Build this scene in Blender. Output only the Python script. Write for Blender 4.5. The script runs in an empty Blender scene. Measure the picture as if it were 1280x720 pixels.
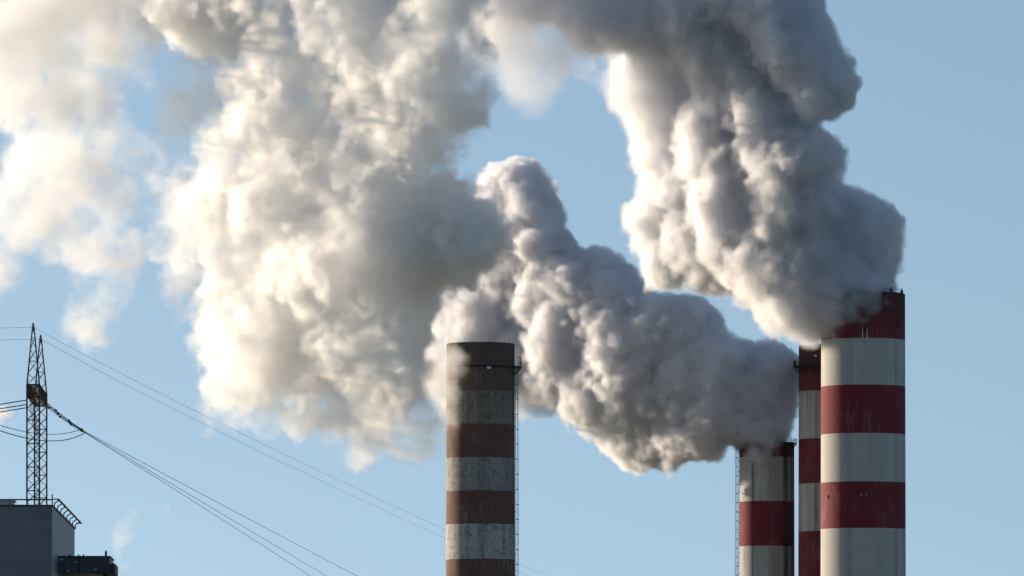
import bpy, bmesh, math, random
import numpy as np
from mathutils import Vector, Matrix

R = math.radians
scene = bpy.context.scene
COL = scene.collection
random.seed(7)

# ------------------------------------------------------------------ camera
F = 8000.0            # focal length in photo pixels (1280 wide)
CX, HY = 640.0, 950.0 # principal column, horizon row
CAMZ = 2.0
cam = bpy.data.cameras.new('camera')
cam_o = bpy.data.objects.new('camera', cam)
COL.objects.link(cam_o)
cam.sensor_width = 36.0
cam.lens = 36.0 * F / 1280.0
cam.shift_y = (HY - 360.0) / 1280.0
cam.clip_start = 1.0
cam.clip_end = 60000.0
cam_o.location = (0, 0, CAMZ)
cam_o.rotation_euler = (R(90), 0, 0)
scene.camera = cam_o

# ------------------------------------------------------------------ sky and sun
SUN_AZ = R(55)        # left of the view axis, behind the chimneys
SUN_EL = R(10)
world = bpy.data.worlds.new('World')
scene.world = world
world.use_nodes = True
nt = world.node_tree
for n in list(nt.nodes):
    nt.nodes.remove(n)
wo = nt.nodes.new('ShaderNodeOutputWorld')
bg = nt.nodes.new('ShaderNodeBackground')
sky = nt.nodes.new('ShaderNodeTexSky')
sky.sky_type = 'NISHITA'
sky.sun_disc = False
sky.sun_elevation = SUN_EL
sky.sun_rotation = -SUN_AZ
sky.altitude = 800
sky.air_density = 1.0
sky.dust_density = 1.2
sky.ozone_density = 1.0
tc = nt.nodes.new('ShaderNodeTexCoord')
ad = nt.nodes.new('ShaderNodeVectorMath'); ad.operation = 'ADD'
ad.inputs[1].default_value = (0, 0, 0.2)
nt.links.new(tc.outputs['Generated'], ad.inputs[0])
nt.links.new(ad.outputs[0], sky.inputs['Vector'])
tint = nt.nodes.new('ShaderNodeMix'); tint.data_type = 'RGBA'; tint.blend_type = 'MULTIPLY'
tint.inputs[0].default_value = 1.0
tint.inputs[7].default_value = (0.98, 1.0, 1.0, 1)
nt.links.new(sky.outputs[0], tint.inputs[6])
nt.links.new(tint.outputs[2], bg.inputs[0])
nt.links.new(bg.outputs[0], wo.inputs[0])
bg.inputs[1].default_value = 0.12

sl = bpy.data.lights.new('sun', 'SUN')
sl.energy = 4.8
sl.angle = R(0.53)
sl.color = (1.0, 0.84, 0.65)
so = bpy.data.objects.new('sun', sl)
COL.objects.link(so)
sdir = Vector((-math.sin(SUN_AZ) * math.cos(SUN_EL), math.cos(SUN_AZ) * math.cos(SUN_EL), math.sin(SUN_EL)))
so.rotation_euler = sdir.to_track_quat('Z', 'Y').to_euler()
so.location = (0, 0, 300)

scene.view_settings.view_transform = 'Standard'
scene.view_settings.look = 'None'
scene.view_settings.gamma = 1
scene.view_settings.use_curve_mapping = False
scene.view_settings.exposure = 0.65

cy = scene.cycles
cy.max_bounces = 32
cy.diffuse_bounces = 3
cy.glossy_bounces = 2
cy.volume_bounces = 32
cy.volume_step_rate = 4
cy.volume_max_steps = 400
cy.use_adaptive_sampling = True
cy.adaptive_threshold = 0.03
cy.use_denoising = True
cy.time_limit = 800
try:
    cy.denoiser = 'OPENIMAGEDENOISE'
except Exception:
    pass


# ------------------------------------------------------------------ helpers
def P(px, py, Y):
    return Vector(((px - CX) / F * Y, Y, CAMZ + (HY - py) / F * Y))


def tag(o, label=None, cat=None, group=None, kind=None):
    if label: o['label'] = label
    if cat: o['category'] = cat
    if group: o['group'] = group
    if kind: o['kind'] = kind
    return o


def empty(name, loc, rz=0.0):
    o = bpy.data.objects.new(name, None)
    COL.objects.link(o)
    o.location = loc
    o.rotation_euler = (0, 0, rz)
    return o


def link(name, bm, mats, parent=None, smooth=False):
    me = bpy.data.meshes.new(name)
    bm.to_mesh(me)
    bm.free()
    if not isinstance(mats, (list, tuple)):
        mats = [mats]
    for m in mats:
        me.materials.append(m)
    if smooth:
        for p in me.polygons:
            p.use_smooth = True
    o = bpy.data.objects.new(name, me)
    COL.objects.link(o)
    if parent is not None:
        o.parent = parent
    return o


def bx(bm, c, s, rz=0.0):
    m = Matrix.Translation(c) @ Matrix.Rotation(rz, 4, 'Z') @ Matrix.Diagonal((s[0], s[1], s[2], 1))
    bmesh.ops.create_cube(bm, size=1.0, matrix=m)


def bar(bm, a, b, t, t2=None):
    a, b = Vector(a), Vector(b)
    d = b - a
    q = d.to_track_quat('Z', 'Y').to_matrix().to_4x4()
    m = Matrix.Translation((a + b) / 2) @ q @ Matrix.Diagonal((t, t2 or t, d.length, 1))
    bmesh.ops.create_cube(bm, size=1.0, matrix=m)


def tube(bm, pts, r, seg=6, cap=True):
    pts = [Vector(p) for p in pts]
    rings = []
    for i, p in enumerate(pts):
        d = (pts[min(i + 1, len(pts) - 1)] - pts[max(i - 1, 0)]).normalized()
        u = d.orthogonal().normalized() if abs(d.z) > 0.95 else d.cross(Vector((0, 0, 1))).normalized()
        v = d.cross(u)
        rings.append([bm.verts.new(p + (u * math.cos(2 * math.pi * k / seg) + v * math.sin(2 * math.pi * k / seg)) * r) for k in range(seg)])
    for a, b in zip(rings[:-1], rings[1:]):
        for k in range(seg):
            bm.faces.new((a[k], a[(k + 1) % seg], b[(k + 1) % seg], b[k]))
    if cap:
        bm.faces.new(rings[0]); bm.faces.new(rings[-1])


def lathe(bm, prof, seg=128, a0=0.0, a1=2 * math.pi):
    full = abs(a1 - a0 - 2 * math.pi) < 1e-6
    n = seg if full else seg + 1
    rings = []
    for r, z in prof:
        rings.append([bm.verts.new((r * math.cos(a0 + (a1 - a0) * k / seg), r * math.sin(a0 + (a1 - a0) * k / seg), z)) for k in range(n)])
    for a, b in zip(rings[:-1], rings[1:]):
        for k in range(n if full else n - 1):
            j = (k + 1) % n
            bm.faces.new((a[k], a[j], b[j], b[k]))
    bmesh.ops.recalc_face_normals(bm, faces=bm.faces)


class NT:
    """tiny node-tree writer"""
    def __init__(s, t):
        s.t = t

    def n(s, typ, **kw):
        nd = s.t.nodes.new(typ)
        for k, v in kw.items():
            setattr(nd, k, v)
        return nd

    def put(s, sock, v):
        if hasattr(v, 'is_linked') or isinstance(v, bpy.types.NodeSocket):
            s.t.links.new(v, sock)
        else:
            sock.default_value = v

    def m(s, op, a, b=0.0, c=None, clamp=False):
        nd = s.n('ShaderNodeMath', operation=op, use_clamp=clamp)
        s.put(nd.inputs[0], a); s.put(nd.inputs[1], b)
        if c is not None: s.put(nd.inputs[2], c)
        return nd.outputs[0]

    def v(s, op, a, b=None, scale=None):
        nd = s.n('ShaderNodeVectorMath', operation=op)
        s.put(nd.inputs[0], a)
        if b is not None: s.put(nd.inputs[1], b)
        if scale is not None: s.put(nd.inputs['Scale'], scale)
        return nd.outputs[0]


def mat(name):
    m = bpy.data.materials.new(name)
    m.use_nodes = True
    t = m.node_tree
    b = t.nodes['Principled BSDF']
    return m, NT(t), b


def flat_metal(name, col, rough=0.6, metallic=0.0, var=0.25, scale=0.6):
    m, t, b = mat(name)
    tcn = t.n('ShaderNodeTexCoord')
    nz = t.n('ShaderNodeTexNoise')
    nz.inputs['Scale'].default_value = scale
    nz.inputs['Detail'].default_value = 6
    t.put(nz.inputs['Vector'], tcn.outputs['Object'])
    mx = t.n('ShaderNodeMix', data_type='RGBA')
    t.put(mx.inputs[0], nz.outputs[0])
    mx.inputs[6].default_value = (*[c * (1 - var) for c in col], 1)
    mx.inputs[7].default_value = (*[min(1, c * (1 + var)) for c in col], 1)
    t.put(b.inputs['Base Color'], mx.outputs[2])
    b.inputs['Roughness'].default_value = rough
    b.inputs['Metallic'].default_value = metallic
    return m


def chimney_mat(name, H, stops, soot=0.0, soot_len=20.0, streak=0.3, patch=0.3, streak_scale=0.9, grime=(0.10, 0.095, 0.085), lift=1.5,
                dark_streaks=(), mottled=0.0):
    """painted concrete: colour bands by height with slightly uneven edges, rain streaks, patches, formwork rings, soot under the mouth"""
    m, t, b = mat(name)
    tcn = t.n('ShaderNodeTexCoord')
    obj = tcn.outputs['Object']
    sep = t.n('ShaderNodeSeparateXYZ'); t.put(sep.inputs[0], obj)
    z = sep.outputs[2]
    def noise(scale, detail, vec, rough=0.55):
        nz = t.n('ShaderNodeTexNoise')
        nz.inputs['Scale'].default_value = scale
        nz.inputs['Detail'].default_value = detail
        nz.inputs['Roughness'].default_value = rough
        t.put(nz.inputs['Vector'], vec)
        return nz.outputs[0]
    st = t.v('MULTIPLY', obj, (1.0, 1.0, 0.045))
    streakn = noise(streak_scale, 7, st, 0.65)
    st2 = t.v('MULTIPLY', obj, (1.0, 1.0, 0.02))
    streak2 = noise(streak_scale * 0.35, 3, st2)
    fine = noise(3.0, 8, obj, 0.7)
    big = noise(0.12, 4, obj)
    # band edges
    zz = t.m('ADD', z, t.m('MULTIPLY', t.m('SUBTRACT', fine, 0.5), 0.45))
    zn = t.m('DIVIDE', zz, H)
    ramp = t.n('ShaderNodeValToRGB')
    ramp.color_ramp.interpolation = 'CONSTANT'
    e = ramp.color_ramp.elements
    while len(e) > 1: e.remove(e[0])
    first = True
    for zz0, c in sorted(stops):
        pos = min(max(zz0 / H, 0), 1)
        if first:
            e[0].position = pos; e[0].color = (*c, 1); first = False
        else:
            el = e.new(pos); el.color = (*c, 1)
    t.put(ramp.inputs[0], zn)
    col = ramp.outputs[0]
    def mix(fac, c, blend='MIX', a=None):
        mx = t.n('ShaderNodeMix', data_type='RGBA', blend_type=blend)
        t.put(mx.inputs[0], fac); t.put(mx.inputs[6], a if a is not None else col); t.put(mx.inputs[7], c)
        return mx.outputs[2]
    # streaks of grime
    def rng(v, lo, hi, o0=0.0, o1=1.0):
        r = t.n('ShaderNodeMapRange'); r.clamp = True; r.interpolation_type = 'SMOOTHSTEP'
        t.put(r.inputs[0], v); r.inputs[1].default_value = lo; r.inputs[2].default_value = hi
        r.inputs[3].default_value = o0; r.inputs[4].default_value = o1
        return r.outputs[0]
    col = mix(t.m('MULTIPLY', rng(streakn, 0.48, 0.75), streak), (*grime, 1))
    col = mix(t.m('MULTIPLY', rng(streak2, 0.5, 0.68), streak * 0.6), (*grime, 1))
    # pale worn patches
    scuff = noise(1.1, 8, t.v('MULTIPLY', obj, (1.0, 1.0, 0.16)), 0.72)
    wear = t.m('MULTIPLY', rng(big, 0.45, 0.66), rng(scuff, 0.44, 0.66))
    col = mix(t.m('MULTIPLY', wear, patch), (0.42, 0.40, 0.38, 1))
    if mottled:
        mot = noise(0.9, 9, obj, 0.75)
        col = mix(t.m('MULTIPLY', rng(mot, 0.47, 0.62), mottled), (*grime, 1))
        mot2 = noise(1.3, 9, t.v('MULTIPLY', obj, (1, 1, 0.6)), 0.8)
        col = mix(t.m('MULTIPLY', rng(mot2, 0.56, 0.72), mottled * 0.7), (0.46, 0.45, 0.43, 1))
    # dark vertical streaks at chosen bearings
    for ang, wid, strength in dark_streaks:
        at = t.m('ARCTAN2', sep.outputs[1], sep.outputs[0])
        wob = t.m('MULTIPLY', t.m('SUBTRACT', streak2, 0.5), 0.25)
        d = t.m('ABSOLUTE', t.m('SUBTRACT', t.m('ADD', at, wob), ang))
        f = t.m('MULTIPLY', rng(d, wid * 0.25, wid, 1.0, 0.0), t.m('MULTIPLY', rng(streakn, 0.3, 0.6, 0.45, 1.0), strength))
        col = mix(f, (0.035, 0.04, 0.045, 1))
    # formwork rings
    zr = t.m('FRACT', t.m('DIVIDE', z, lift))
    ring = t.m('LESS_THAN', zr, 0.05)
    col = mix(t.m('MULTIPLY', ring, 0.16), (0.05, 0.045, 0.04, 1))
    if soot:
        s = rng(t.m('ADD', z, t.m('MULTIPLY', t.m('SUBTRACT', streakn, 0.5), soot_len * 0.7)), H - soot_len, H, 0.0, soot)
        col = mix(s, (0.042, 0.034, 0.028, 1))
    # fine value variation
    v = rng(fine, 0.2, 0.8, 0.86, 1.1)
    hs = t.n('ShaderNodeHueSaturation')
    t.put(hs.inputs['Value'], v); t.put(hs.inputs['Color'], col)
    t.put(b.inputs['Base Color'], hs.outputs[0])
    b.inputs['Roughness'].default_value = 0.85
    b.inputs['Specular IOR Level'].default_value = 0.25
    bp = t.n('ShaderNodeBump')
    bp.inputs['Strength'].default_value = 0.35
    bp.inputs['Distance'].default_value = 0.08
    t.put(bp.inputs['Height'], t.m('SUBTRACT', fine, t.m('MULTIPLY', ring, 0.6)))
    t.put(b.inputs['Normal'], bp.outputs[0])
    return m


M_STEEL = flat_metal('dark_steel', (0.045, 0.043, 0.045), 0.6, 0.3)
M_SOOT = flat_metal('soot_black', (0.02, 0.02, 0.02), 0.9)
M_RUST = flat_metal('rusty_lattice_steel', (0.085, 0.052, 0.042), 0.75, 0.2, 0.35)
M_BEAM = flat_metal('ochre_lattice_steel', (0.12, 0.085, 0.045), 0.75, 0.2, 0.35)
M_WIRE = flat_metal('cable_metal', (0.07, 0.075, 0.085), 0.5, 0.3)
M_GALV = flat_metal('galvanised_metal', (0.35, 0.36, 0.37), 0.5, 0.6)
M_GLASS_RED = flat_metal('red_lamp_glass', (0.35, 0.03, 0.02), 0.2)
M_PALE = flat_metal('pale_painted_metal', (0.6, 0.58, 0.55), 0.5)

# ------------------------------------------------------------------ ground
gm, gt, gb = mat('dry_grass_ground')
gtc = gt.n('ShaderNodeTexCoord')
gn = gt.n('ShaderNodeTexNoise'); gn.inputs['Scale'].default_value = 0.02; gn.inputs['Detail'].default_value = 10
gt.put(gn.inputs['Vector'], gtc.outputs['Object'])
gr = gt.n('ShaderNodeValToRGB')
gr.color_ramp.elements[0].position = 0.35; gr.color_ramp.elements[0].color = (0.06, 0.075, 0.03, 1)
gr.color_ramp.elements[1].position = 0.7; gr.color_ramp.elements[1].color = (0.19, 0.165, 0.10, 1)
gt.put(gr.inputs[0], gn.outputs[0]); gt.put(gb.inputs['Base Color'], gr.outputs[0])
gb.inputs['Roughness'].default_value = 1.0
bm = bmesh.new()
bmesh.ops.create_grid(bm, x_segments=40, y_segments=40, size=20000)
g = link('ground', bm, gm)
tag(g, kind='structure')

# ------------------------------------------------------------------ chimneys
RED = (0.185, 0.024, 0.030)
RED2 = (0.175, 0.015, 0.030)
WHITE = (0.47, 0.45, 0.415)
WHITE2 = (0.43, 0.42, 0.395)


def band_stops(Y, rows, extra):
    """rows: list of (top row in the photo, colour) downwards; continues the alternation to the ground"""
    out = []
    zs = [CAMZ + (HY - y) / F * Y for y, c in rows]
    for i, (y, c) in enumerate(rows):
        bot = zs[i + 1] if i + 1 < len(rows) else 0.0
        out.append((bot, c))
    # continue alternation for the last band down to the ground
    step = zs[-2] - zs[-1]
    zb = zs[-1]
    last = len(rows) - 1
    out = out[:-1]
    k = 0
    while zb > 0.5:
        c = rows[-1][1] if k % 2 == 0 else rows[-2][1]
        zb2 = max(0.0, zb - step)
        out.append((zb2, c))
        zb = zb2; k += 1
    return out


def chimney(name, px, rpx, top, Y, taper, material, wall=0.9):
    k = Y / F
    x = (px - CX) * k
    H = CAMZ + (HY - top) * k
    rt = rpx * k
    root = empty(name, (x, Y, 0))
    bm = bmesh.new()
    n = 40
    prof = [(rt + taper * (1 - i / n) * H, H * i / n) for i in range(n + 1)]
    prof[-1] = (rt, H - 0.12)
    prof += [(rt - 0.12, H), (rt - wall, H), (rt - wall - 0.1, H - 0.3), (rt - wall - 0.1, H - 25)]
    lathe(bm, prof, 144)
    sh = link('shaft', bm, [material], root, smooth=True)
    md = sh.modifiers.new('edge', 'EDGE_SPLIT'); md.split_angle = R(40)
    bm = bmesh.new()
    bmesh.ops.create_circle(bm, cap_ends=True, segments=64, radius=rt - wall - 0.12, matrix=Matrix.Translation((0, 0, H - 24.5)))
    link('flue_floor', bm, M_SOOT, root)
    return root, H, rt


def ring_platform(root, z, r, width=1.5, a0=0.0, a1=2 * math.pi, rail=1.15, posts=36, t=0.12):
    bm = bmesh.new()
    seg = max(8, int(96 * (a1 - a0) / (2 * math.pi)))
    lathe(bm, [(r + 0.02, z), (r + width, z), (r + width, z + 0.18), (r + 0.02, z + 0.18), (r + 0.02, z)], seg, a0, a1)
    nb = max(3, int(posts * (a1 - a0) / (2 * math.pi)))
    for i in range(nb + 1):
        a = a0 + (a1 - a0) * i / nb
        c, s = math.cos(a), math.sin(a)
        bar(bm, (c * (r + 0.02), s * (r + 0.02), z - width * 1.1), (c * (r + width * 0.95), s * (r + width * 0.95), z), t)
    pf = link('platform', bm, M_STEEL, root)
    bm = bmesh.new()
    for i in range(nb + 1):
        a = a0 + (a1 - a0) * i / nb
        c, s = math.cos(a), math.sin(a)
        bar(bm, (c * (r + width - 0.08), s * (r + width - 0.08), z + 0.18), (c * (r + width - 0.08), s * (r + width - 0.08), z + 0.18 + rail), t * 0.7)
    for hz in (0.5, 1.0):
        pts = []
        for i in range(seg + 1):
            a = a0 + (a1 - a0) * i / seg
            pts.append((math.cos(a) * (r + width - 0.08), math.sin(a) * (r + width - 0.08), z + 0.18 + rail * hz))
        tube(bm, pts, t * 0.4, 5, cap=False)
    rl = link('railing', bm, M_STEEL, pf)
    return pf


def ladder(root, ang, rfun, z0, z1, w=0.7, off=0.35, cage=True, step=0.9, hoop=2.2, t=0.09, depth=0.85):
    bm = bmesh.new()
    c, s = math.cos(ang), math.sin(ang)
    rad = Vector((c, s, 0)); tan = Vector((-s, c, 0))
    def at(z, o, l):
        r = rfun(z)
        return rad * (r + o) + tan * l + Vector((0, 0, z))
    for l in (-w / 2, w / 2):
        tube(bm, [at(z0 + (z1 - z0) * i / 20, off, l) for i in range(21)], t / 2, 5)
    z = z0
    while z < z1:
        bar(bm, at(z, off, -w / 2), at(z, off, w / 2), t * 0.6)
        z += step
    z = z0
    while z < z1:
        for l in (-w / 2, w / 2):
            bar(bm, at(z, -0.05, l), at(z, off, l), t)
        z += 3 * step
    lad = link('ladder', bm, M_STEEL, root)
    if cage:
        bm = bmesh.new()
        z = z0 + 2.5
        while z < z1 - 0.5:
            pts = [at(z, off + depth * math.sin(math.pi * i / 10), -w / 2 - 0.05 + (w + 0.1) * (0.5 - 0.5 * math.cos(math.pi * i / 10))) for i in range(11)]
            tube(bm, pts, t * 0.75, 5)
            z += hoop
        for f in (0.25, 0.5, 0.75):
            o = off + depth * math.sin(math.pi * f)
            l = -w / 2 + w * (0.5 - 0.5 * math.cos(math.pi * f))
            tube(bm, [at(z0 + 2.5 + (z1 - z0 - 3) * i / 20, o, l) for i in range(21)], t * 0.35, 5)
        link('safety_cage', bm, M_STEEL, lad)
    return lad


def surf(root, name, material, px_off, z0, z1, width, r, proud=0.05, taper_to=None, Yd=-1):
    """a narrow plate that follows the shaft's face towards the camera"""
    bm = bmesh.new()
    a = math.asin(max(-1, min(1, px_off / r)))
    n = 6
    for sgn in (0,):
        rows = []
        for j, (z, w) in enumerate(((z0, taper_to if taper_to is not None else width), (z1, width))):
            rows.append([(r + proud, a - w / 2 / r + w / r * i / n, z) for i in range(n + 1)])
        vs = [[bm.verts.new((q[0] * math.sin(q[1]), -q[0] * math.cos(q[1]), q[2])) for q in row] for row in rows]
        vi = [[bm.verts.new(((q[0] - proud - 0.1) * math.sin(q[1]), -(q[0] - proud - 0.1) * math.cos(q[1]), q[2])) for q in row] for row in rows]
        for i in range(n):
            bm.faces.new((vs[0][i], vs[0][i + 1], vs[1][i + 1], vs[1][i]))
            bm.faces.new((vs[0][i], vi[0][i], vi[0][i + 1], vs[0][i + 1]))
            bm.faces.new((vs[1][i], vs[1][i + 1], vi[1][i + 1], vi[1][i]))
        bm.faces.new((vs[0][0], vs[1][0], vi[1][0], vi[0][0]))
        bm.faces.new((vs[0][n], vi[0][n], vi[1][n], vs[1][n]))
    bmesh.ops.recalc_face_normals(bm, faces=bm.faces)
    return link(name, bm, material, root)


# --- large striped chimney on the right
YB = 1600.0
rows = [(368, RED), (427.5, WHITE), (485.5, RED), (544.5, WHITE), (604, RED), (663, WHITE)]
HB = CAMZ + (HY - 368) / F * YB
mB = chimney_mat('striped_paint_large', HB, band_stops(YB, rows, 0), soot=0.75, soot_len=11, streak=0.2, patch=0.2, streak_scale=0.7,
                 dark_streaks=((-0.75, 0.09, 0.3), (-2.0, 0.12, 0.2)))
big, HB, rB = chimney('striped_chimney', 1079, 52.3, 368, YB, 0.0025, mB, 1.1)
tag(big, 'widest red and white striped chimney under the tallest smoke plume', 'chimney', 'striped red and white chimneys')
kB = YB / F
M_DRIP = flat_metal('white_drip_paint', (0.5, 0.47, 0.42), 0.9)
for pxo, ztop, zbot, w in ((1039, 402, 416, 1.2), (1078.5, 398, 417, 1.6), (1119, 401, 414, 2.0)):
    zt, zb = CAMZ + (HY - ztop) * kB, CAMZ + (HY - zbot) * kB
    surf(big, 'vent_slot', M_SOOT, (pxo - 1079) * kB, zb, zt, w * kB, rB + 0.0025 * (HB - zt), 0.06)
for pxo, ztop, zbot, w in ((1040, 415, 426, 1.5), (1075.5, 412, 426, 1.3), (1081, 413, 426, 1.6)):
    zt, zb = CAMZ + (HY - ztop) * kB, CAMZ + (HY - zbot) * kB
    surf(big, 'drip_mark', M_DRIP, (pxo - 1079) * kB, zb, zt, w * kB * 0.35, rB + 0.0025 * (HB - zt), 0.05, taper_to=w * kB * 1.3)
# small marks on the lower red band
for pxo, y, w, h in ((1034, 620, 1.6, 5), (1074, 619, 0.9, 3), (1080, 619, 0.9, 2)):
    surf(big, 'anchor_plate', M_SOOT if pxo < 1050 else M_PALE, (pxo - 1079) * kB, CAMZ + (HY - y - h) * kB, CAMZ + (HY - y) * kB, w * kB, rB + 0.0025 * 50, 0.15)
# rim rail and lamps
bm = bmesh.new()
pts = [(math.cos(a) * (rB - 0.5), math.sin(a) * (rB - 0.5), HB + 0.9) for a in np.linspace(0, 2 * math.pi, 97)]
tube(bm, pts, 0.05, 5, cap=False)
for i in range(24):
    a = 2 * math.pi * i / 24
    bar(bm, (math.cos(a) * (rB - 0.5), math.sin(a) * (rB - 0.5), HB - 0.1), (math.cos(a) * (rB - 0.5), math.sin(a) * (rB - 0.5), HB + 0.9), 0.07)
link('rim_railing', bm, M_STEEL, big)
for i, a in enumerate((-0.28, -0.85, 2.6)):
    bm = bmesh.new()
    c, s = math.cos(a) * (rB - 0.6), math.sin(a) * (rB - 0.6)
    bx(bm, (c, s, HB + 0.35), (0.7, 0.7, 0.8))
    bar(bm, (c, s, HB + 0.7), (c, s, HB + 1.3), 0.25)
    ln = link('beacon_lamp', bm, M_STEEL, big)
ladder(big, R(75), lambda z: rB + 0.0025 * (HB - z), 3, HB - 0.5)

# --- tall chimney half hidden behind it
YH = 1690.0
rows = [(432, RED), (490, WHITE), (549.5, RED), (606.5, WHITE), (666, RED), (724, WHITE)]
HH = CAMZ + (HY - 432) / F * YH
mH = chimney_mat('striped_paint_hidden', HH, band_stops(YH, rows, 0), soot=0.7, soot_len=22, streak=0.45, patch=0.3, streak_scale=0.8,
                 dark_streaks=((-1.75, 0.16, 0.75), (-2.05, 0.1, 0.4)))
hid, HH, rH = chimney('striped_chimney', 1036, 37.5, 432, YH, 0.002, mH, 0.8)
tag(hid, 'narrow striped chimney with a ring platform, half hidden behind the widest striped chimney', 'chimney', 'striped red and white chimneys')
zpl = CAMZ + (HY - 459) / F * YH
ring_platform(hid, zpl, rH, 1.5, posts=30, rail=1.3, t=0.14)
bm = bmesh.new()
a = R(182)
bx(bm, (math.cos(a) * (rH + 1.0), math.sin(a) * (rH + 1.0), zpl + 1.0), (0.5, 0.6, 1.5))
link('junction_box', bm, M_STEEL, hid)
bm = bmesh.new()
a = R(-118)
bx(bm, (math.cos(a) * (rH + 0.3), math.sin(a) * (rH + 0.3), zpl + 2.6), (0.7, 0.5, 0.45))
link('floodlight', bm, M_PALE, hid)

# --- short striped chimney
YS = 1700.0
rows = [(553, RED2), (573, WHITE2), (629, RED2), (683.5, WHITE2), (738, RED2)]
HS = CAMZ + (HY - 553) / F * YS
mS = chimney_mat('striped_paint_short', HS, band_stops(YS, rows, 0), soot=0.5, soot_len=5, streak=0.5, patch=0.1, streak_scale=1.1,
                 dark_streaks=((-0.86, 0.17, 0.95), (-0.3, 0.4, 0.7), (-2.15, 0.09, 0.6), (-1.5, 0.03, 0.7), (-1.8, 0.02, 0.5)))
sho, HS, rS = chimney('striped_chimney', 958.5, 34.3, 553, YS, 0.002, mS, 0.7)
tag(sho, 'shortest striped chimney, its left side carrying a ladder, dark smoke over its mouth', 'chimney', 'striped red and white chimneys')
ladder(sho, R(183), lambda z: rS + 0.002 * (HS - z), 3, HS - 0.2, t=0.12, hoop=2.4, depth=0.7)
zps = CAMZ + (HY - 549.5) / F * YS
ring_platform(sho, HS - 0.5, rS - 0.2, 0.9, R(-75), R(75), posts=30, rail=1.2, t=0.13)

# --- weathered chimney on the left
YL = 1450.0
BR = (0.15, 0.066, 0.05)
GR = (0.33, 0.305, 0.275)
GL = (0.46, 0.44, 0.41)
DK = (0.18, 0.125, 0.088)
GM = (0.28, 0.235, 0.185)
rows = [(430, DK), (492, GM), (533.5, BR), (574, GR), (616.5, BR), (657, GL), (701, BR), (742, GL), (785, BR)]
HL = CAMZ + (HY - 430) / F * YL
mL = chimney_mat('weathered_paint', HL, band_stops(YL, rows, 0), soot=0.5, soot_len=24, streak=0.5, patch=0.35, streak_scale=1.2,
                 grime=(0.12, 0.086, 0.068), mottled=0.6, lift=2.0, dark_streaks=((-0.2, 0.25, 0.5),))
lef, HL, rL = chimney('weathered_chimney', 600.7, 42.6, 430, YL, 0.0022, mL, 0.9)
tag(lef, 'weathered chimney with faded brown and grey bands, caged ladder down its right side', 'chimney')
bm = bmesh.new()
lathe(bm, [(rL + 0.02, HL - 5.6), (rL + 0.28, HL - 5.6), (rL + 0.28, HL - 5.2), (rL + 0.02, HL - 5.2)], 144)
link('ring_band', bm, M_SOOT, lef)
fr = lambda z: rL + 0.0022 * (HL - z)
ladder(lef, R(-4), fr, 3, HL - 5.2, t=0.1, hoop=3.4, depth=0.6, step=0.8, off=0.22)
zpl = CAMZ + (HY - 459.5) / F * YL
ring_platform(lef, zpl, rL, 1.6, R(-22), R(14), posts=40, rail=2.0, t=0.16)
bm = bmesh.new()
bx(bm, (math.sin(0.25) * (rL + .2), -math.cos(0.25) * (rL + .2), CAMZ + (HY - 462) / F * YL), (0.9, 0.5, 0.6))
link('floodlight', bm, M_PALE, lef)

for root_, H_, r_, n_ in ((big, HB, rB, 10), (hid, HH, rH, 8), (sho, HS, rS, 8), (lef, HL, rL, 8)):
    for i in range(n_):
        a = 2 * math.pi * (i + 0.35) / n_
        bm = bmesh.new()
        bar(bm, (math.cos(a) * (r_ - 0.25), math.sin(a) * (r_ - 0.25), H_ - 0.05), (math.cos(a) * (r_ - 0.25), math.sin(a) * (r_ - 0.25), H_ + 1.0), 0.07)
        link('lightning_rod', bm, M_STEEL, root_)

# ------------------------------------------------------------------ power station building
def cladding(name, col, rough=0.42):
    m, t, b = mat(name)
    tcn = t.n('ShaderNodeTexCoord')
    sep = t.n('ShaderNodeSeparateXYZ'); t.put(sep.inputs[0], tcn.outputs['Object'])
    u = t.m('ADD', sep.outputs[0], sep.outputs[1])
    w = t.m('SINE', t.m('MULTIPLY', u, 2 * math.pi / 0.45))
    pan = t.m('FLOOR', t.m('DIVIDE', u, 3.0))
    row = t.m('FLOOR', t.m('DIVIDE', sep.outputs[2], 6.0))
    wn = t.n('ShaderNodeTexWhiteNoise', noise_dimensions='2D')
    cb = t.n('ShaderNodeCombineXYZ'); t.put(cb.inputs[0], pan); t.put(cb.inputs[1], row); t.put(wn.inputs['Vector'], cb.outputs[0])
    nz = t.n('ShaderNodeTexNoise'); nz.inputs['Scale'].default_value = 0.25; nz.inputs['Detail'].default_value = 7
    t.put(nz.inputs['Vector'], t.v('MULTIPLY', tcn.outputs['Object'], (1, 1, 0.15)))
    seam = t.m('LESS_THAN', t.m('FRACT', t.m('DIVIDE', u, 3.0)), 0.03)
    seam2 = t.m('LESS_THAN', t.m('FRACT', t.m('DIVIDE', sep.outputs[2], 6.0)), 0.025)
    val = t.m('ADD', t.m('MULTIPLY', wn.outputs[0], 0.16), t.m('MULTIPLY', nz.outputs[0], 0.5))
    val = t.m('ADD', val, 0.65)
    val = t.m('SUBTRACT', val, t.m('MULTIPLY', t.m('MAXIMUM', seam, seam2), 0.2))
    hs = t.n('ShaderNodeHueSaturation'); hs.inputs['Color'].default_value = (*col, 1); t.put(hs.inputs['Value'], val)
    t.put(b.inputs['Base Color'], hs.outputs[0])
    b.inputs['Roughness'].default_value = rough
    b.inputs['Metallic'].default_value = 0.2
    bp = t.n('ShaderNodeBump'); bp.inputs['Strength'].default_value = 0.2; bp.inputs['Distance'].default_value = 0.05
    t.put(bp.inputs['Height'], w); t.put(b.inputs['Normal'], bp.outputs[0])
    return m


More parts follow.
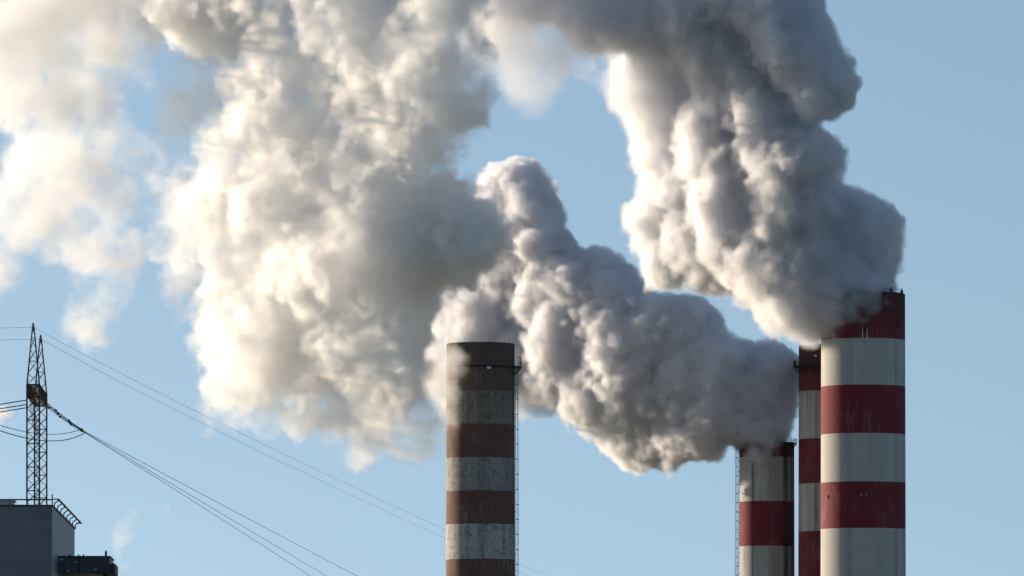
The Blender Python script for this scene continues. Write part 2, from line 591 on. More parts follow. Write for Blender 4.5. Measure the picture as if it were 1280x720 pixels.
M_CLAD = cladding('grey_metal_cladding', (0.155, 0.16, 0.178))
M_CLAD2 = cladding('dark_metal_cladding', (0.05, 0.053, 0.06))
YF = 900.0
recede = math.atan2(257, 8000)               # building turned slightly off the view axis
brot = recede
corner = P(65, 633, YF)
DEPTH, WID = 88.0, 60.0
zt = corner.z
b_root = empty('power_station_building', (corner.x, corner.y, 0), brot)   # local +y recedes, -x to the left
tag(b_root, 'grey metal clad power station building with a bracketed roof walkway', 'building')
bm = bmesh.new()
bx(bm, (-WID / 2, DEPTH / 2, zt / 2), (WID, DEPTH, zt))
link('wall', bm, M_CLAD, b_root)
bm = bmesh.new()
bx(bm, (-WID / 2, DEPTH / 2, zt + 0.12), (WID + 0.25, DEPTH + 0.25, 0.24))
link('roof', bm, M_STEEL, b_root)
# roof edge rail along the front
bm = bmesh.new()
for i in range(11):
    x = -i * 6.0 + 0.05
    bar(bm, (x, 0.15, zt + 0.24), (x, 0.15, zt + 0.95), 0.1)
bar(bm, (-WID, 0.15, zt + 0.95), (0.05, 0.15, zt + 0.95), 0.14, 0.2)
link('roof_rail', bm, M_STEEL, b_root)
# bracketed walkway along the right-hand eaves
bm = bmesh.new()
wx, wz = 0.85, 1.05
bar(bm, (wx, 1.0, zt + wz), (wx, DEPTH + 5, zt + wz), 0.2, 0.2)
bar(bm, (0.1, 1.0, zt + wz), (wx, 1.0, zt + wz), 0.16)
bar(bm, (0.1, DEPTH + 4, zt + wz), (wx, DEPTH + 4, zt + wz), 0.16)
wk = link('eaves_walkway', bm, M_STEEL, b_root)
for i in range(8):
    y = 4.0 + i * 11.8
    bm = bmesh.new()
    bar(bm, (0.13, y, zt - 0.1), (0.2, y, zt + 0.62), 0.17)
    bar(bm, (0.2, y, zt + 0.6), (wx, y, zt + wz), 0.17)
    link('bracket', bm, M_STEEL, wk)
bm = bmesh.new()
bar(bm, (0.0, 1.0, zt + 0.2), (0.0, 1.0, zt + 1.75), 0.16)
link('corner_post', bm, M_STEEL, b_root)
# roof vent box, pale, at the left
bm = bmesh.new()
bx(bm, (-9.6, 6, zt + 0.24 + 0.3), (8.0, 5, 0.6))
bx(bm, (-9.6, 6, zt + 0.24 + 0.68), (8.5, 5.5, 0.14))
vb = link('roof_vent', bm, M_PALE, b_root)

# conveyor gallery on the right of the building
rz = brot
Yg = 923.0
gl = P(73, 696, Yg)
gz_top = gl.z
gz_bot = CAMZ + (HY - 717) / F * Yg
glen = (137 - 73) / F * Yg
g_root = empty('conveyor_gallery', (gl.x, gl.y, 0), rz)
tag(g_root, 'low dark gallery box sticking out beside the grey clad building', 'gallery')
bm = bmesh.new()
bx(bm, (glen / 2, 9, (gz_top + gz_bot) / 2), (glen, 18, gz_top - gz_bot))
link('body', bm, M_CLAD2, g_root)
bm = bmesh.new()
bx(bm, (glen / 2, 9, gz_top + 0.07), (glen + 0.3, 18.4, 0.14))
link('roof', bm, M_STEEL, g_root)
bm = bmesh.new()
bx(bm, (glen + 0.36, 9, gz_bot + 0.75), (0.7, 16, 1.5))
link('end_duct', bm, M_STEEL, g_root)
for x in (0.9, 3.0):
    bm = bmesh.new()
    bar(bm, (x, -0.06, gz_bot + 0.1), (x, -0.06, gz_top - 0.05), 0.12)
    link('wall_rib', bm, M_STEEL, g_root)
for x, z, w in ((0.45, gz_top - 0.4, 0.7), (2.5, gz_top - 0.72, 0.35), (1.5, gz_bot + 0.4, 0.35), (5.3, gz_bot + 0.6, 0.4)):
    bm = bmesh.new()
    bx(bm, (x, -0.05, z), (w, 0.1, 0.2))
    link('wall_lamp', bm, M_GALV, g_root)
for x in (1.6, 2.9, 3.6):
    bm = bmesh.new()
    bx(bm, (x, 0.4, gz_top + 0.25), (0.2, 0.2, 0.25))
    link('roof_stub', bm, M_STEEL, g_root)
bm = bmesh.new()
bx(bm, (glen - 0.55, 0.4, gz_top + 0.45), (0.32, 0.32, 0.65)); bx(bm, (glen - 0.55, 0.4, gz_top + 0.86), (0.18, 0.18, 0.22))
link('roof_post', bm, M_STEEL, g_root)
bm = bmesh.new()
bx(bm, (glen - 1.0, -0.35, gz_bot + 0.15), (2.0, 0.7, 0.15)); bar(bm, (glen - 0.2, -0.6, gz_bot + 0.15), (glen - 0.2, -0.6, gz_bot + 1.2), 0.08); bar(bm, (glen - 1.9, -0.6, gz_bot + 1.2), (glen - 0.2, -0.6, gz_bot + 1.2), 0.08)
link('maintenance_step', bm, M_STEEL, g_root)
for i in range(2):
    bm = bmesh.new()
    bx(bm, (glen - 0.8, 3 + i * 12, gz_bot / 2), (0.5, 0.5, gz_bot))
    link('leg', bm, M_STEEL, g_root)

# ------------------------------------------------------------------ lattice gantry
def lattice(bm, base, top_z, w0, w1, z0, panel, leg, brace, d0=None, d1=None):
    """square lattice mast from z0 to top_z, w0 wide at the foot, w1 at the top, X bracing"""
    d0 = d0 or w0; d1 = d1 or w1
    n = max(1, int(round((top_z - z0) / panel)))
    def c(i, k):
        f = i / n
        w = (w0 + (w1 - w0) * f) / 2; d = (d0 + (d1 - d0) * f) / 2
        sx, sy = ((-1, -1), (1, -1), (1, 1), (-1, 1))[k % 4]
        return Vector((base[0] + sx * w, base[1] + sy * d, z0 + (top_z - z0) * f))
    for k in range(4):
        bar(bm, c(0, k), c(n, k), leg)
    for i in range(n):
        for k in range(4):
            bar(bm, c(i, k), c(i + 1, k + 1), brace)
            bar(bm, c(i, k + 1), c(i + 1, k), brace)
            if i % 2 == 0:
                bar(bm, c(i, k), c(i, k + 1), brace)
    for k in range(4):
        bar(bm, c(n, k), c(n, k + 1), leg)


YG = 1000.0
kg = YG / F
gx = (41.5 - CX) * kg
gan = empty('lattice_gantry', (gx, YG, 0), recede)
tag(gan, 'rusty twin lattice power line gantry standing behind the grey building', 'gantry')
MW = 15.6 * kg          # mast width
SPAN = 28.0
z_bt = CAMZ + (HY - 481) * kg
z_bb = CAMZ + (HY - 494.5) * kg
z_pk = CAMZ + (HY - 407) * kg
for j in (0, 1):
    y = j * SPAN
    bm = bmesh.new()
    lattice(bm, (0, y), z_bt, MW, MW, 0.0, MW * 0.95, 0.17, 0.085)
    mst = link('mast', bm, M_RUST, gan)
    bm = bmesh.new()
    lattice(bm, (0.0, y), z_pk, MW, 0.22, z_bt, MW * 0.9, 0.13, 0.065)
    bx(bm, (0, y, z_pk + 0.15), (0.26, 0.26, 0.5))
    link('peak', bm, M_RUST, gan)
bm = bmesh.new()
# bridge truss along local y
hw = MW / 2
n = 14
for sx in (-1, 1):
    for zz in (z_bb, z_bt):
        bar(bm, (sx * hw, -hw, zz), (sx * hw, SPAN + hw, zz), 0.2)
for i in range(n):
    y0, y1 = -hw + (SPAN + MW) * i / n, -hw + (SPAN + MW) * (i + 1) / n
    for sx in (-1, 1):
        bar(bm, (sx * hw, y0, z_bb), (sx * hw, y1, z_bt), 0.085)
        bar(bm, (sx * hw, y0, z_bt), (sx * hw, y1, z_bb), 0.085)
        bar(bm, (sx * hw, y0, z_bb), (sx * hw, y0, z_bt), 0.11)
    for zz in (z_bb, z_bt):
        bar(bm, (-hw, y0, zz), (hw, y1, zz), 0.075)
        bar(bm, (hw, y0, zz), (-hw, y1, zz), 0.075)
for f in (0.25, 0.5, 0.75):
    zz = z_bb + (z_bt - z_bb) * f
    bar(bm, (-hw, -hw, zz), (hw, -hw, zz), 0.09)
link('bridge', bm, M_BEAM, gan)
# a cable bundle hanging inside the near mast
bm = bmesh.new()
for q in range(4):
    tube(bm, [(-hw * 0.55 + q * 0.12, 0.6 + q * 2, z_bb - 0.2), (-hw * 0.5 + q * 0.16, 1.5 + q * 2, z_bb - 2.2), (-hw * 0.1 + q * 0.12, 2 + q * 2, z_bb - 4.4), (0.15 + q * 0.08, 2 + q * 2, z_bb - 6.0)], 0.05, 6)
link('insulator_string', bm, M_RUST, gan)


def gl2w(x, y, z):
    c, s = math.cos(recede), math.sin(recede)
    return Vector((gx + c * x - s * y, YG + s * x + c * y, z))


def lagr(p0, p1, p2, t):
    a = (t - 0.5) * (t - 1) / 0.5
    b = t * (t - 1) / -0.25
    c = t * (t - 0.5) / 0.5
    return p0 * a + p1 * b + p2 * c


def cable(name, pts, r, label, cat='cable', group=None):
    bm = bmesh.new()
    tube(bm, pts, r, 6)
    o = link(name, bm, M_WIRE, None, smooth=True)
    tag(o, label, cat, group)
    return o


# earth wires run over both peaks: left span, then away to the right and behind the weathered chimney
for j, (pl, m1, m2, lab) in enumerate((
        ((-60, 407.5), (300, 541, 1330), (553, 660.5, 1720), 'upper thin earth wire from the taller gantry peak down to the weathered chimney'),
        ((-60, 423), (300, 552.5, 1370), (553, 671.5, 1780), 'lower thin earth wire from the shorter gantry peak down to the weathered chimney'))):
    top = gl2w(0, j * SPAN, z_pk + 0.05 - 0.3)
    left = P(pl[0] - 340, pl[1] + 6, YG + j * SPAN - 40)
    sag = [left.lerp(top, i / 12) - Vector((0, 0, 0.25 * math.sin(math.pi * i / 12))) for i in range(12)]
    p1, p2 = P(*m1), P(*m2)
    right = [lagr(top, p1, p2, i / 24) for i in range(0, 36)]
    cable('earth_wire', sag + right, 0.025, lab, 'cable', 'earth wires on the gantry')

# phase conductors on the right
ends = (((108, 540.5), (270, 627, 1260), (446, 720, 1560), 'uppermost of three power lines fanning right from the gantry bridge'),
        ((107.5, 541), (250, 626, 1260), (408, 720, 1540), 'middle of three power lines fanning right from the gantry bridge'),
        ((107, 541.5), (240, 625.5, 1260), (388, 720, 1520), 'lowest of three power lines fanning right from the gantry bridge'))
for j, (a, m1, m2, lab) in enumerate(ends):
    st = gl2w(hw + 0.1, SPAN * (0.04, 0.5, 0.98)[j], z_bb - 0.2)
    p0 = P(a[0], a[1], st.y + 45)
    pts = [st.lerp(p0, i / 6) - Vector((0, 0, 0.25 * math.sin(math.pi * i / 6))) for i in range(6)] + [lagr(p0, P(*m1), P(*m2), i / 24) for i in range(0, 34)]
    cable('power_line', pts, 0.045, lab, 'cable', 'power lines right of the gantry')
    # insulator string along the first stretch
    bm = bmesh.new()
    d = p0 - st
    for q in range(26):
        c = st + d * (0.03 + 0.92 * q / 26)
        c -= Vector((0, 0, 0.25 * math.sin(math.pi * (0.03 + 0.92 * q / 26))))
        bar(bm, c, c + d.normalized() * (d.length * 0.92 / 26 * 0.8), 0.1 if q % 8 else 0.26)
    o = link('insulator', bm, M_STEEL, None)
    tag(o, ('nearest', 'middle', 'farthest')[j] + ' of three dark insulator strings on the right of the gantry bridge', 'insulator', 'insulator strings right of the gantry')
# phase conductors on the left
for j, (a, b, lab) in enumerate((((34, 500), (-60, 517), 'uppermost of the three power lines left of the gantry'),
                                 ((34, 505.5), (-60, 523), 'middle of the three power lines left of the gantry'),
                                 ((34, 509.5), (-60, 527), 'lowest of the three power lines left of the gantry'))):
    st = gl2w(-hw, SPAN * (0.04, 0.5, 0.98)[j], 0); st = P(a[0], a[1], st.y)
    en = P(b[0] - 260, b[1] + 34, st.y - 60)
    pts = [st.lerp(en, i / 12) - Vector((0, 0, 0.2 * math.sin(math.pi * i / 12))) for i in range(13)]
    cable('power_line', pts, 0.09, lab, 'cable', 'power lines left of the gantry')
# jumper loops under the bridge
def bez(p0, p1, p2, n=18):
    return [p0 * (1 - t) ** 2 + p1 * 2 * t * (1 - t) + p2 * t * t for t in [i / n for i in range(n + 1)]]
for j, (a, m, b, lab) in enumerate((((-45, 514, 985), (48, 556, 1012), (101, 537, 1030), 'higher slack jumper cable looping under the gantry bridge'),
                                    ((-45, 520, 985), (60, 569, 1010), (106, 541, 1030), 'lower slack jumper cable looping under the gantry bridge'))):
    pts = bez(P(*a), P(*m), P(*b))
    cable('jumper_cable', pts, 0.055 + 0.02 * j, lab, 'cable', 'jumper cables under the gantry')

# ------------------------------------------------------------------ smoke
VOX = 1.0


def smoke_material(name, dens, color=(0.985, 0.985, 0.985), aniso=0.45):
    m = bpy.data.materials.new(name)
    m.use_nodes = True
    t = m.node_tree
    for n in list(t.nodes): t.nodes.remove(n)
    out = t.nodes.new('ShaderNodeOutputMaterial')
    pv = t.nodes.new('ShaderNodeVolumePrincipled')
    pv.inputs['Color'].default_value = (*color, 1)
    pv.inputs['Density'].default_value = dens
    pv.inputs['Density Attribute'].default_value = 'density'
    pv.inputs['Anisotropy'].default_value = aniso
    t.links.new(pv.outputs[0], out.inputs['Volume'])
    return m


def smoke(name, label, blobs, Yc, voxel, material, warp=(5.0, 22.0, 2.2, 7.0), puff=(5.0, 9.0), fuzz=(3.0, 5.0), kmin=2.5, hole=0.0,
          lattice_h=1.2, softvar=2.0, shrink=0.0, rough=0.62, seed=0.0, group=None):
    """A body of steam: blobs (photo column, row, radius in photo px, distance offset, edge softness m, density) are blended into a
    coarse distance field kept on the object's own lattice points; geometry nodes fill a voxel volume from it, with billows and curls."""
    pts = np.array([tuple(P(b[0], b[1], Yc + b[3])) for b in blobs], np.float64)
    rad = np.array([b[2] * (Yc + b[3]) / F for b in blobs])
    sof = np.array([b[4] for b in blobs]); den = np.array([b[5] for b in blobs])
    pad = 9.0 + sof.max() * 0.5
    lo = (pts - rad[:, None]).min(0) - pad
    hi = (pts + rad[:, None]).max(0) + pad
    h = lattice_h
    dims = np.ceil((hi - lo) / h).astype(int) + 1
    hi = lo + (dims - 1) * h
    ax = [lo[i] + np.arange(dims[i]) * h for i in range(3)]
    Z, Yy, X = np.meshgrid(ax[2], ax[1], ax[0], indexing='ij')
    acc = np.zeros(X.shape); ws = np.zeros(X.shape); s_ = np.zeros(X.shape); d_ = np.zeros(X.shape)
    for p, r, s, d in zip(pts, rad, sof, den):
        sd = np.sqrt((X - p[0]) ** 2 + (Yy - p[1]) ** 2 + (Z - p[2]) ** 2) - r
        acc += np.exp(np.clip(-sd / kmin, -60, 60))
        w = np.exp(np.clip(-sd / 6.0, -60, 60))
        ws += w; s_ += w * s; d_ += w * d
    sd = np.clip(-kmin * np.log(acc + 1e-30) + shrink, -40, 40)
    vals = np.stack([sd, s_ / ws, d_ / ws], -1).reshape(-1, 3).astype(np.float32)
    co = np.stack([X, Yy, Z], -1).reshape(-1, 3).astype(np.float32)
    origin = lo.copy()
    me = bpy.data.meshes.new(name)
    me.vertices.add(len(co))
    me.vertices.foreach_set('co', co.ravel())
    at = me.attributes.new('field', 'FLOAT_VECTOR', 'POINT')
    at.data.foreach_set('vector', vals.ravel())
    src = bpy.data.objects.new(name + '_field', me)      # lattice of distances, data only: never part of the scene
    vol = bpy.data.volumes.new(name)
    vol.materials.append(material)
    vol.render.space = 'WORLD'
    o = bpy.data.objects.new(name, vol)
    COL.objects.link(o)
    tag(o, label, 'smoke', group)

    g = bpy.data.node_groups.new(name + '_fill', 'GeometryNodeTree')
    g.interface.new_socket('Geometry', in_out='INPUT', socket_type='NodeSocketGeometry')
    g.interface.new_socket('Geometry', in_out='OUTPUT', socket_type='NodeSocketGeometry')
    t = NT(g)
    gi = t.n('NodeGroupInput'); go = t.n('NodeGroupOutput')
    oi = t.n('GeometryNodeObjectInfo'); oi.inputs['Object'].default_value = src
    pos = t.n('GeometryNodeInputPosition').outputs[0]
    seedv = (seed * 131.7, seed * 57.3, seed * 91.1)
    posn = t.v('ADD', pos, seedv)

    def noise(vec, size, detail, rough=0.5, color=False):
        nz = t.n('ShaderNodeTexNoise')
        nz.inputs['Scale'].default_value = 1.0 / size
        nz.inputs['Detail'].default_value = detail
        nz.inputs['Roughness'].default_value = rough
        t.put(nz.inputs['Vector'], vec)
        return nz.outputs[1 if color else 0]
    A1, S1, A2, S2 = warp
    w1 = t.v('SCALE', t.v('SUBTRACT', noise(posn, S1, 2, 0.5, True), (0.5, 0.5, 0.5)), scale=A1 * 2)
    w2 = t.v('SCALE', t.v('SUBTRACT', noise(posn, S2, 3, 0.6, True), (0.5, 0.5, 0.5)), scale=A2 * 2)
    w3 = t.v('SCALE', t.v('SUBTRACT', noise(posn, S2 * 0.36, 2, 0.6, True), (0.5, 0.5, 0.5)), scale=A2 * 0.8)
    wsum = t.v('ADD', t.v('ADD', w1, w2), w3)
    wp = t.v('ADD', pos, wsum)
    u = t.v('SCALE', t.v('SUBTRACT', wp, tuple(origin)), scale=1.0 / h)
    u = t.v('MAXIMUM', u, (0.0, 0.0, 0.0))
    u = t.v('MINIMUM', u, tuple(dims - 1.001))
    i0 = t.v('FLOOR', u)
    fr_ = t.v('SUBTRACT', u, i0)
    si = t.n('ShaderNodeSeparateXYZ'); t.put(si.inputs[0], i0)
    sf = t.n('ShaderNodeSeparateXYZ'); t.put(sf.inputs[0], fr_)
    nx, ny = int(dims[0]), int(dims[1])
    base = t.m('ADD', si.outputs[0], t.m('MULTIPLY', t.m('ADD', si.outputs[1], t.m('MULTIPLY', si.outputs[2], float(ny))), float(nx)))
    na = t.n('GeometryNodeInputNamedAttribute', data_type='FLOAT_VECTOR'); na.inputs['Name'].default_value = 'field'
    c = {}
    for dx in (0, 1):
        for dy in (0, 1):
            for dz in (0, 1):
                sn = t.n('GeometryNodeSampleIndex', data_type='FLOAT_VECTOR', domain='POINT', clamp=True)
                g.links.new(oi.outputs['Geometry'], sn.inputs[0])
                vin = [s for s in sn.inputs if s.name == 'Value' and s.enabled][0]
                t.put(vin, [s for s in na.outputs if s.name == 'Attribute' and s.enabled][0])
                t.put(sn.inputs['Index'], t.m('ADD', base, float(dx + nx * (dy + ny * dz))))
                c[dx, dy, dz] = [s for s in sn.outputs if s.enabled][0]

    def lerp(a, b, f):
        return t.v('ADD', a, t.v('SCALE', t.v('SUBTRACT', b, a), scale=f))
    fx, fy, fz = sf.outputs
    cc = {(dy, dz): lerp(c[0, dy, dz], c[1, dy, dz], fx) for dy in (0, 1) for dz in (0, 1)}
    cz = [lerp(cc[0, dz], cc[1, dz], fy) for dz in (0, 1)]
    fv = lerp(cz[0], cz[1], fz)
    sep = t.n('ShaderNodeSeparateXYZ'); t.put(sep.inputs[0], fv)
    sd_, soft0, dn = sep.outputs
    sv = t.n('ShaderNodeMapRange'); sv.clamp = True
    t.put(sv.inputs[0], noise(t.v('ADD', posn, (9.0, 71.0, 23.0)), 16.0, 2, 0.5))
    sv.inputs[1].default_value = 0.36; sv.inputs[2].default_value = 0.66; sv.inputs[3].default_value = 0.7; sv.inputs[4].default_value = softvar
    soft = t.m('MULTIPLY', soft0, sv.outputs[0])
    # billows
    bvec = t.v('ADD', posn, t.v('SCALE', wsum, scale=0.5))
    bil = None
    for k, (fs, fa) in enumerate(((1.4, 1.0), (0.6, 0.5), (0.25, 0.3))):
        vo = t.n('ShaderNodeTexVoronoi', feature='F1', distance='EUCLIDEAN')
        vo.inputs['Scale'].default_value = 1.0 / (puff[1] * fs)
        vo.inputs['Detail'].default_value = 0.0
        vo.normalize = False
        t.put(vo.inputs['Vector'], t.v('ADD', bvec, (k * 13.1, k * 7.7, k * 3.3)))
        dd = t.m('MULTIPLY', vo.outputs['Distance'], vo.outputs['Distance'])
        term = t.m('MULTIPLY', t.m('SUBTRACT', dd, 0.33), puff[0] * fa)
        bil = term if bil is None else t.m('ADD', bil, term)
    fz_ = t.m('MULTIPLY', t.m('SUBTRACT', noise(t.v('ADD', posn, t.v('SCALE', wsum, scale=0.35)), fuzz[1], 7, rough), 0.5), fuzz[0])
    s2 = t.m('ADD', t.m('ADD', sd_, bil), fz_)
    edge = t.m('MULTIPLY', t.m('DIVIDE', s2, soft), -1.0, clamp=True)
    dens = t.m('MULTIPLY', edge, dn)
    if hole:
        hn = noise(t.v('ADD', t.v('ADD', posn, t.v('SCALE', wsum, scale=0.8)), (40.0, 11.0, 7.0)), 11.0, 7, 0.68)
        hm = t.n('ShaderNodeMapRange'); hm.clamp = True; hm.interpolation_type = 'SMOOTHSTEP'
        t.put(hm.inputs[0], hn); hm.inputs[1].default_value = 0.40; hm.inputs[2].default_value = 0.62
        hm.inputs[3].default_value = 1.0 - hole; hm.inputs[4].default_value = 1.0
        dens = t.m('MULTIPLY', dens, hm.outputs[0])
    vc = t.n('GeometryNodeVolumeCube')
    t.put(vc.inputs['Density'], dens)
    vc.inputs['Background'].default_value = 0.0
    vc.inputs['Min'].default_value = tuple(lo)
    vc.inputs['Max'].default_value = tuple(hi)
    for k, nm in enumerate(('Resolution X', 'Resolution Y', 'Resolution Z')):
        vc.inputs[nm].default_value = max(8, int((hi[k] - lo[k]) / (voxel * VOX)))
    sm = t.n('GeometryNodeSetMaterial'); sm.inputs['Material'].default_value = material
    g.links.new(vc.outputs[0], sm.inputs[0])
    g.links.new(sm.outputs[0], go.inputs[0])
    md = o.modifiers.new('fill', 'NODES')
    md.node_group = g
    print('SMOKE', name, dims, [vc.inputs[nm].default_value for nm in ('Resolution X', 'Resolution Y', 'Resolution Z')])
    return o


M_SMOKE = smoke_material('dense_steam', 1.8, (0.935, 0.938, 0.95), 0.45)
M_HAZY = smoke_material('thin_steam', 0.68, (0.992, 0.989, 0.984), 0.6)


def sun_slant(blobs, x0, slope, dmax=75.0):
    """the wind carries a plume to the left and away from the camera: every blob left of column x0 stands farther off"""
    return [(b[0], b[1], b[2], b[3] + min(dmax, max(0.0, (x0 - b[0]) * 0.2 * slope)), b[4], b[5]) for b in blobs]


def scatter(blobs, rmin, seed):
    """companions beside every broad puff, so that no rows or columns of equal puffs show"""
    rnd = random.Random(seed)
    out = []
    for b in blobs:
        if b[2] < rmin:
            out.append(b)
            continue
        out.append((b[0], b[1], b[2] * 0.86, b[3] + rnd.uniform(-3, 3), b[4], b[5]))
        a = rnd.uniform(0, 6.28)
        for q in range(2):
            aa = a + q * 3.14 + rnd.uniform(-0.7, 0.7)
            out.append((b[0] + math.cos(aa) * b[2] * 0.62, b[1] + math.sin(aa) * b[2] * 0.62, b[2] * rnd.uniform(0.42, 0.62), b[3] + rnd.uniform(-4, 4), b[4], b[5] * rnd.uniform(0.8, 1.3)))
    return out


# plume of the large striped chimney: climbs, leans left, then arches over the top of the frame
A = [(1079, 392, 38, 0, 1.2, .55), (1060, 372, 36, -4, 1.2, .5), (1056, 364, 24, -9, 1.2, .45), (1038, 358, 26, -8, 1.5, .4), (1086, 356, 18, -9, 1.2, .4), (1024, 374, 14, -7, 2, .3),
     (1078, 345, 40, 0, 1.2, .5), (1040, 330, 52, 0, 1.2, .5), (1084, 300, 38, 2, 1.2, .5),
     (1072, 272, 34, 2, 1.2, .5), (1098, 322, 26, 0, 1.2, .5), (1030, 290, 50, 0, 1.2, .5), (1000, 345, 44, -4, 2, .4), (965, 380, 32, -2, 3, .25), (1002, 395, 24, -4, 4, .12), (1002, 418, 6, -2, 3, .1), (985, 360, 42, -4, 2, .35),
     (940, 345, 40, 0, 2, .4), (985, 290, 58, 0, 1.5, .45), (930, 300, 58, 0, 1.5, .45), (880, 320, 44, 0, 1.5, .4), (840, 325, 34, 0, 1.5, .4),
     (815, 285, 28, 0, 1.5, .4), (860, 270, 60, 0, 1.5, .45), (925, 240, 64, 0, 1.5, .5), (995, 215, 52, -2, 1.2, .5), (1020, 195, 34, -4, 1.2, .5),
     (845, 220, 40, 0, 2.5, .35), (900, 175, 64, 0, 1.5, .45), (970, 150, 60, -4, 1.2, .5), (1028, 112, 38, -8, 1.2, .5), (998, 65, 46, -8, 1.2, .5),
     (830, 160, 48, 2, 4, .22), (850, 110, 60, 0, 2.5, .35), (930, 80, 66, -4, 1.5, .5), (980, 15, 46, -8, 1.2, .5), (940, -20, 70, -8, 1.5, .5),
     (790, 110, 40, 2, 5, .12), (860, 20, 56, -16, 2, .45), (800, 25, 52, -22, 2.5, .4), (740, 15, 52, -26, 2.5, .4), (880, -60, 60, -12, 2, .4), (680, 0, 50, -30, 3, .3),
     (620, -5, 52, -34, 3.5, .25), (640, 60, 40, -28, 5, .03), (700, 75, 36, -26, 5, .035), (665, 120, 30, -24, 5, .015), (600, 50, 36, -30, 5, .03), (760, -60, 70, -24, 3, .35)]
smoke('smoke_plume', 'tallest steam plume, billowing up from the widest striped chimney, dark on its right side', sun_slant(A, 1015, 1.05), YB, 0.48, M_SMOKE,
      warp=(4.0, 22.0, 2.2, 6.0), puff=(5.6, 14.5), fuzz=(5.6, 3.8), kmin=2.2, seed=1, group='steam plumes')

# plume of the short chimney: rolls left behind the weathered chimney
B = [(954, 558, 22, 0, 1.2, .55), (942, 545, 28, -4, 1.2, .5), (937, 558, 15, -6, 1.5, .4), (948, 561, 16, -6.5, 1.5, .35), (960, 556, 14, -5, 1.5, .35), (962, 520, 32, 0, 1.2, .55), (925, 540, 30, 0, 1.5, .5), (975, 470, 24, 0, 1.2, .5), (945, 480, 40, 0, 1.2, .55),
     (905, 520, 46, 0, 1.2, .5), (885, 560, 32, 0, 1.5, .4), (910, 450, 36, -2, 1.2, .55), (870, 470, 56, 0, 1.2, .5), (850, 540, 46, 4, 1.5, .45),
     (820, 560, 34, 8, 1.5, .4), (880, 405, 30, -2, 1.2, .55), (840, 420, 50, -2, 1.2, .5), (810, 480, 62, 0, 1.2, .5), (790, 535, 42, 6, 1.5, .45),
     (765, 380, 42, -4, 1.2, .5), (770, 430, 60, -4, 1.2, .5), (750, 490, 50, 0, 1.5, .45), (720, 345, 34, -2, 1.2, .5), (735, 365, 44, -2, 1.2, .5), (715, 430, 58, 0, 1.5, .45),
     (700, 480, 36, 0, 2.5, .35), (675, 380, 50, 0, 1.5, .45), (660, 440, 56, 4, 2, .4), (620, 400, 50, 6, 2, .4), (600, 450, 54, 6, 2.5, .3), (575, 380, 40, 6, 2, .35),
     (570, 430, 42, 6, 2.5, .3), (640, 340, 50, 0, 1.2, .5), (684, 318, 44, -2, 1.2, .5), (690, 275, 24, -2, 1.2, .5), (664, 272, 44, 0, 1.2, .5), (638, 247, 38, 2, 1.2, .5), (620, 300, 36, 2, 1.2, .45), (698, 300, 28, -2, 1.2, .5),
     (655, 225, 22, 2, 1.2, .5), (555, 480, 36, 4, 4, .15), (660, 490, 26, 0, 4, .15)]
smoke('smoke_plume', 'steam plume rolling left from the shortest striped chimney, passing behind the weathered chimney', sun_slant(B, 905, 0.85), YS, 0.45, M_SMOKE,
      warp=(3.5, 20.0, 2.0, 5.5), puff=(5.4, 13.5), fuzz=(5.6, 3.8), kmin=2.0, seed=2, group='steam plumes')

# broad sunlit bank of steam in the left half
C = [(212, 300, 38, 0, 2.5, 0.22), (205, 200, 30, 0, 2.5, 0.15), (235, 130, 36, 0, 2.5, 0.18), (275, 535, 20, 0, 2.5, 0.05), (455, 560, 22, 0, 2.5, 0.06), (520, 555, 26, 0, 2.5, 0.10), (330, 505, 42, 0, 2.5, 0.30), (390, 520, 42, 0, 2.5, 0.30), (215, 385, 30, 0, 2.5, 0.14), (205, 235, 32, 0, 2.5, 0.14), (222, 160, 30, 0, 2.5, 0.10), (250, 100, 36, 0, 2.5, 0.14), (185, 95, 16, 0, 2.5, 0.05), (608, 300, 46, 10, 1.5, 3.74), (572, 275, 50, 10, 1.5, 3.74), (585, 328, 46, 10, 1.5, 3.74), (545, 300, 50, 12, 1.5, 2.72), (515, 350, 48, 14, 1.5, 2.20), (505, 420, 42, 14, 1.5, 2.20), (515, 475, 32, -6, 1.3, 1.20), (505, 250, 44, 14, 1.8, 3.06),
     (450, 330, 84, -4, 1.3, 0.75), (450, 430, 80, -4, 1.3, 0.75), (380, 300, 84, 0, 1.5, 0.66), (380, 400, 84, 0, 1.5, 0.66), (300, 300, 80, 0, 1.5, 0.63), (320, 380, 76, 0, 1.5, 0.63), (250, 260, 58, 0, 1.8, 0.48),
     (330, 460, 60, 0, 1.8, 0.57), (420, 490, 56, 0, 1.8, 0.54), (480, 490, 50, -4, 1.8, 0.48), (380, 210, 84, 0, 1.5, 0.63), (300, 190, 70, 0, 1.8, 0.54), (460, 200, 80, -4, 1.5, 0.63),
     (520, 160, 70, -6, 1.8, 0.57), (430, 110, 84, -2, 1.8, 0.57), (340, 110, 74, 0, 1.8, 0.57), (520, 80, 70, -6, 1.8, 0.60), (580, 110, 52, -8, 2.1, 0.61), (440, 30, 84, -6, 1.5, 0.66), (340, 20, 70, -4, 1.5, 0.66), (560, 20, 60, -10, 1.5, 0.84),
     (260, 20, 56, -4, 1.5, 0.75), (230, -20, 60, -8, 1.7, 2.40), (430, -50, 90, -6, 1.5, 0.75), (300, -60, 70, -8, 1.7, 2.40), (235, 330, 46, 0, 2.4, 0.30), (270, 430, 40, 0, 2.4, 0.21), (290, 510, 40, 0, 2.4, 0.30), (530, 530, 40, -4, 2.4, 0.21), (450, 545, 36, 0, 2.4, 0.21), (190, 20, 46, 0, 1.8, 0.45)]
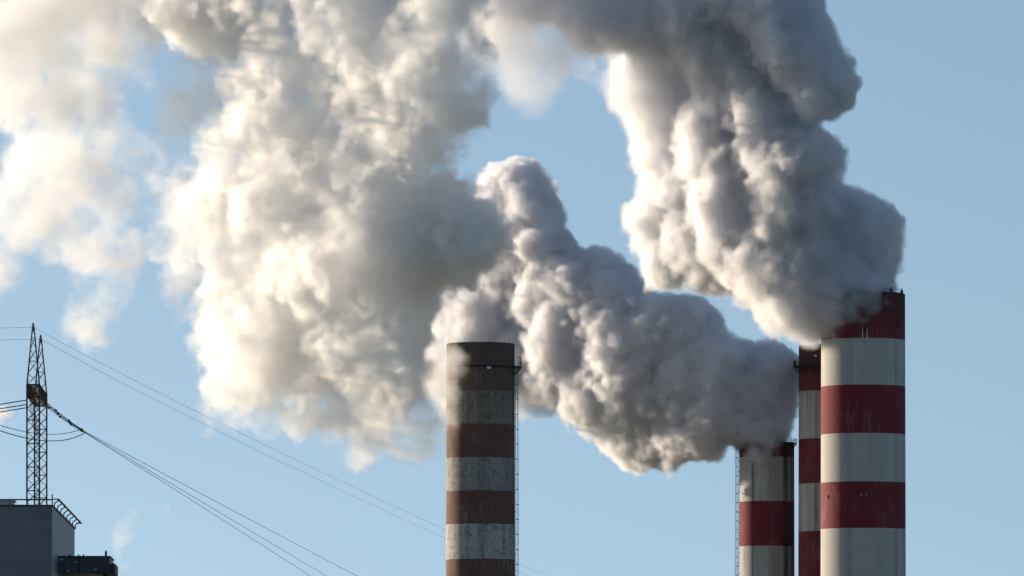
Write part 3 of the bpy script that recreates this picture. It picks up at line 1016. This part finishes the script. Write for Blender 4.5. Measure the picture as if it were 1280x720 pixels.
smoke('smoke_plume', 'broad cream sunlit bank of steam filling the upper left half, above the power lines', sun_slant(scatter(C, 70, 5), 560, 1.0), 1554.0, 0.58, M_HAZY,
      warp=(7.0, 30.0, 4.0, 8.0), puff=(1.6, 13.0), fuzz=(16.0, 6.0), kmin=3.4, shrink=2.2, hole=0.92, rough=0.7, seed=3, group='steam plumes')

# torn drifting wisps at the left edge
D = [(168, 200, 22, 0, 2.5, 0.12), (165, 110, 26, 0, 2.5, 0.12), (140, 235, 26, 0, 2.5, 0.18), (158, 60, 38, 0, 2.5, 0.2), (128, 165, 32, 0, 2.5, 0.16), (150, 300, 22, 0, 2.5, 0.12), (40, 20, 80, 0, 2.8, 0.40), (130, 30, 66, 0, 2.8, 0.35), (20, 110, 60, 0, 3.1, 0.26), (90, 130, 54, 0, 2.8, 0.26), (70, 200, 58, 0, 2.4, 0.40), (110, 220, 48, 0, 2.4, 0.40),
     (60, 280, 46, 0, 2.8, 0.26), (110, 310, 44, 0, 2.8, 0.24), (120, 400, 38, 0, 2.8, 0.24), (20, 250, 40, 0, 2.8, 0.26), (150, 330, 32, 0, 2.8, 0.22), (-30, 60, 80, 0, 2.8, 0.33), (100, -40, 80, 0, 2.8, 0.40), (-10, 330, 40, 0, 2.8, 0.20), (-3, 516, 15, 0, 2.5, 0.5)]
smoke('smoke_plume', 'thin torn steam drifting at the left edge above the lattice gantry', D, 1660.0, 0.7, M_HAZY,
      warp=(6.0, 26.0, 4.0, 8.0), puff=(1.6, 12.0), fuzz=(16.0, 6.0), rough=0.7, kmin=3.0, hole=0.95, seed=4, group='steam plumes')

# curl of steam in front of the weathered chimney's left edge
E = [(560, 455, 20, 0, 1.8, 0.48), (572, 447, 10, -1, 1.2, 0.48), (562, 490, 16, 0, 1.8, 0.36), (556, 520, 18, 0, 1.8, 0.36), (572, 530, 11, 0, 1.8, 0.36), (550, 550, 12, 0, 2.4, 0.18), (545, 480, 22, 4, 2.4, 0.24)]
smoke('smoke_wisp', 'thin curl of steam clinging to the left edge of the weathered chimney', E, YL - 11, 0.35, M_HAZY,
      warp=(1.5, 8.0, 0.9, 3.0), puff=(1.5, 4.0), fuzz=(4.0, 2.5), kmin=1.2, hole=0.5, lattice_h=1.0, seed=5)
# small lone wisp above the gallery
W = [(156, 655, 13, 0, 2.4, .3), (150, 670, 11, 0, 2.4, .3), (163, 634, 8, 0, 2.4, .2), (161, 622, 5, 0, 2.4, .1), (147, 684, 8, 0, 2.4, .12), (158, 708, 9, 0, 2.8, .1), (205, 636, 8, 0, 2.8, .04)]
smoke('smoke_wisp', 'small lone wisp of steam above the dark gallery box', W, 1640.0, 0.4, M_HAZY,
      warp=(2.5, 9.0, 1.2, 4.0), puff=(1.0, 5.0), fuzz=(5.0, 4.0), kmin=1.5, hole=0.4, lattice_h=1.0, seed=6)
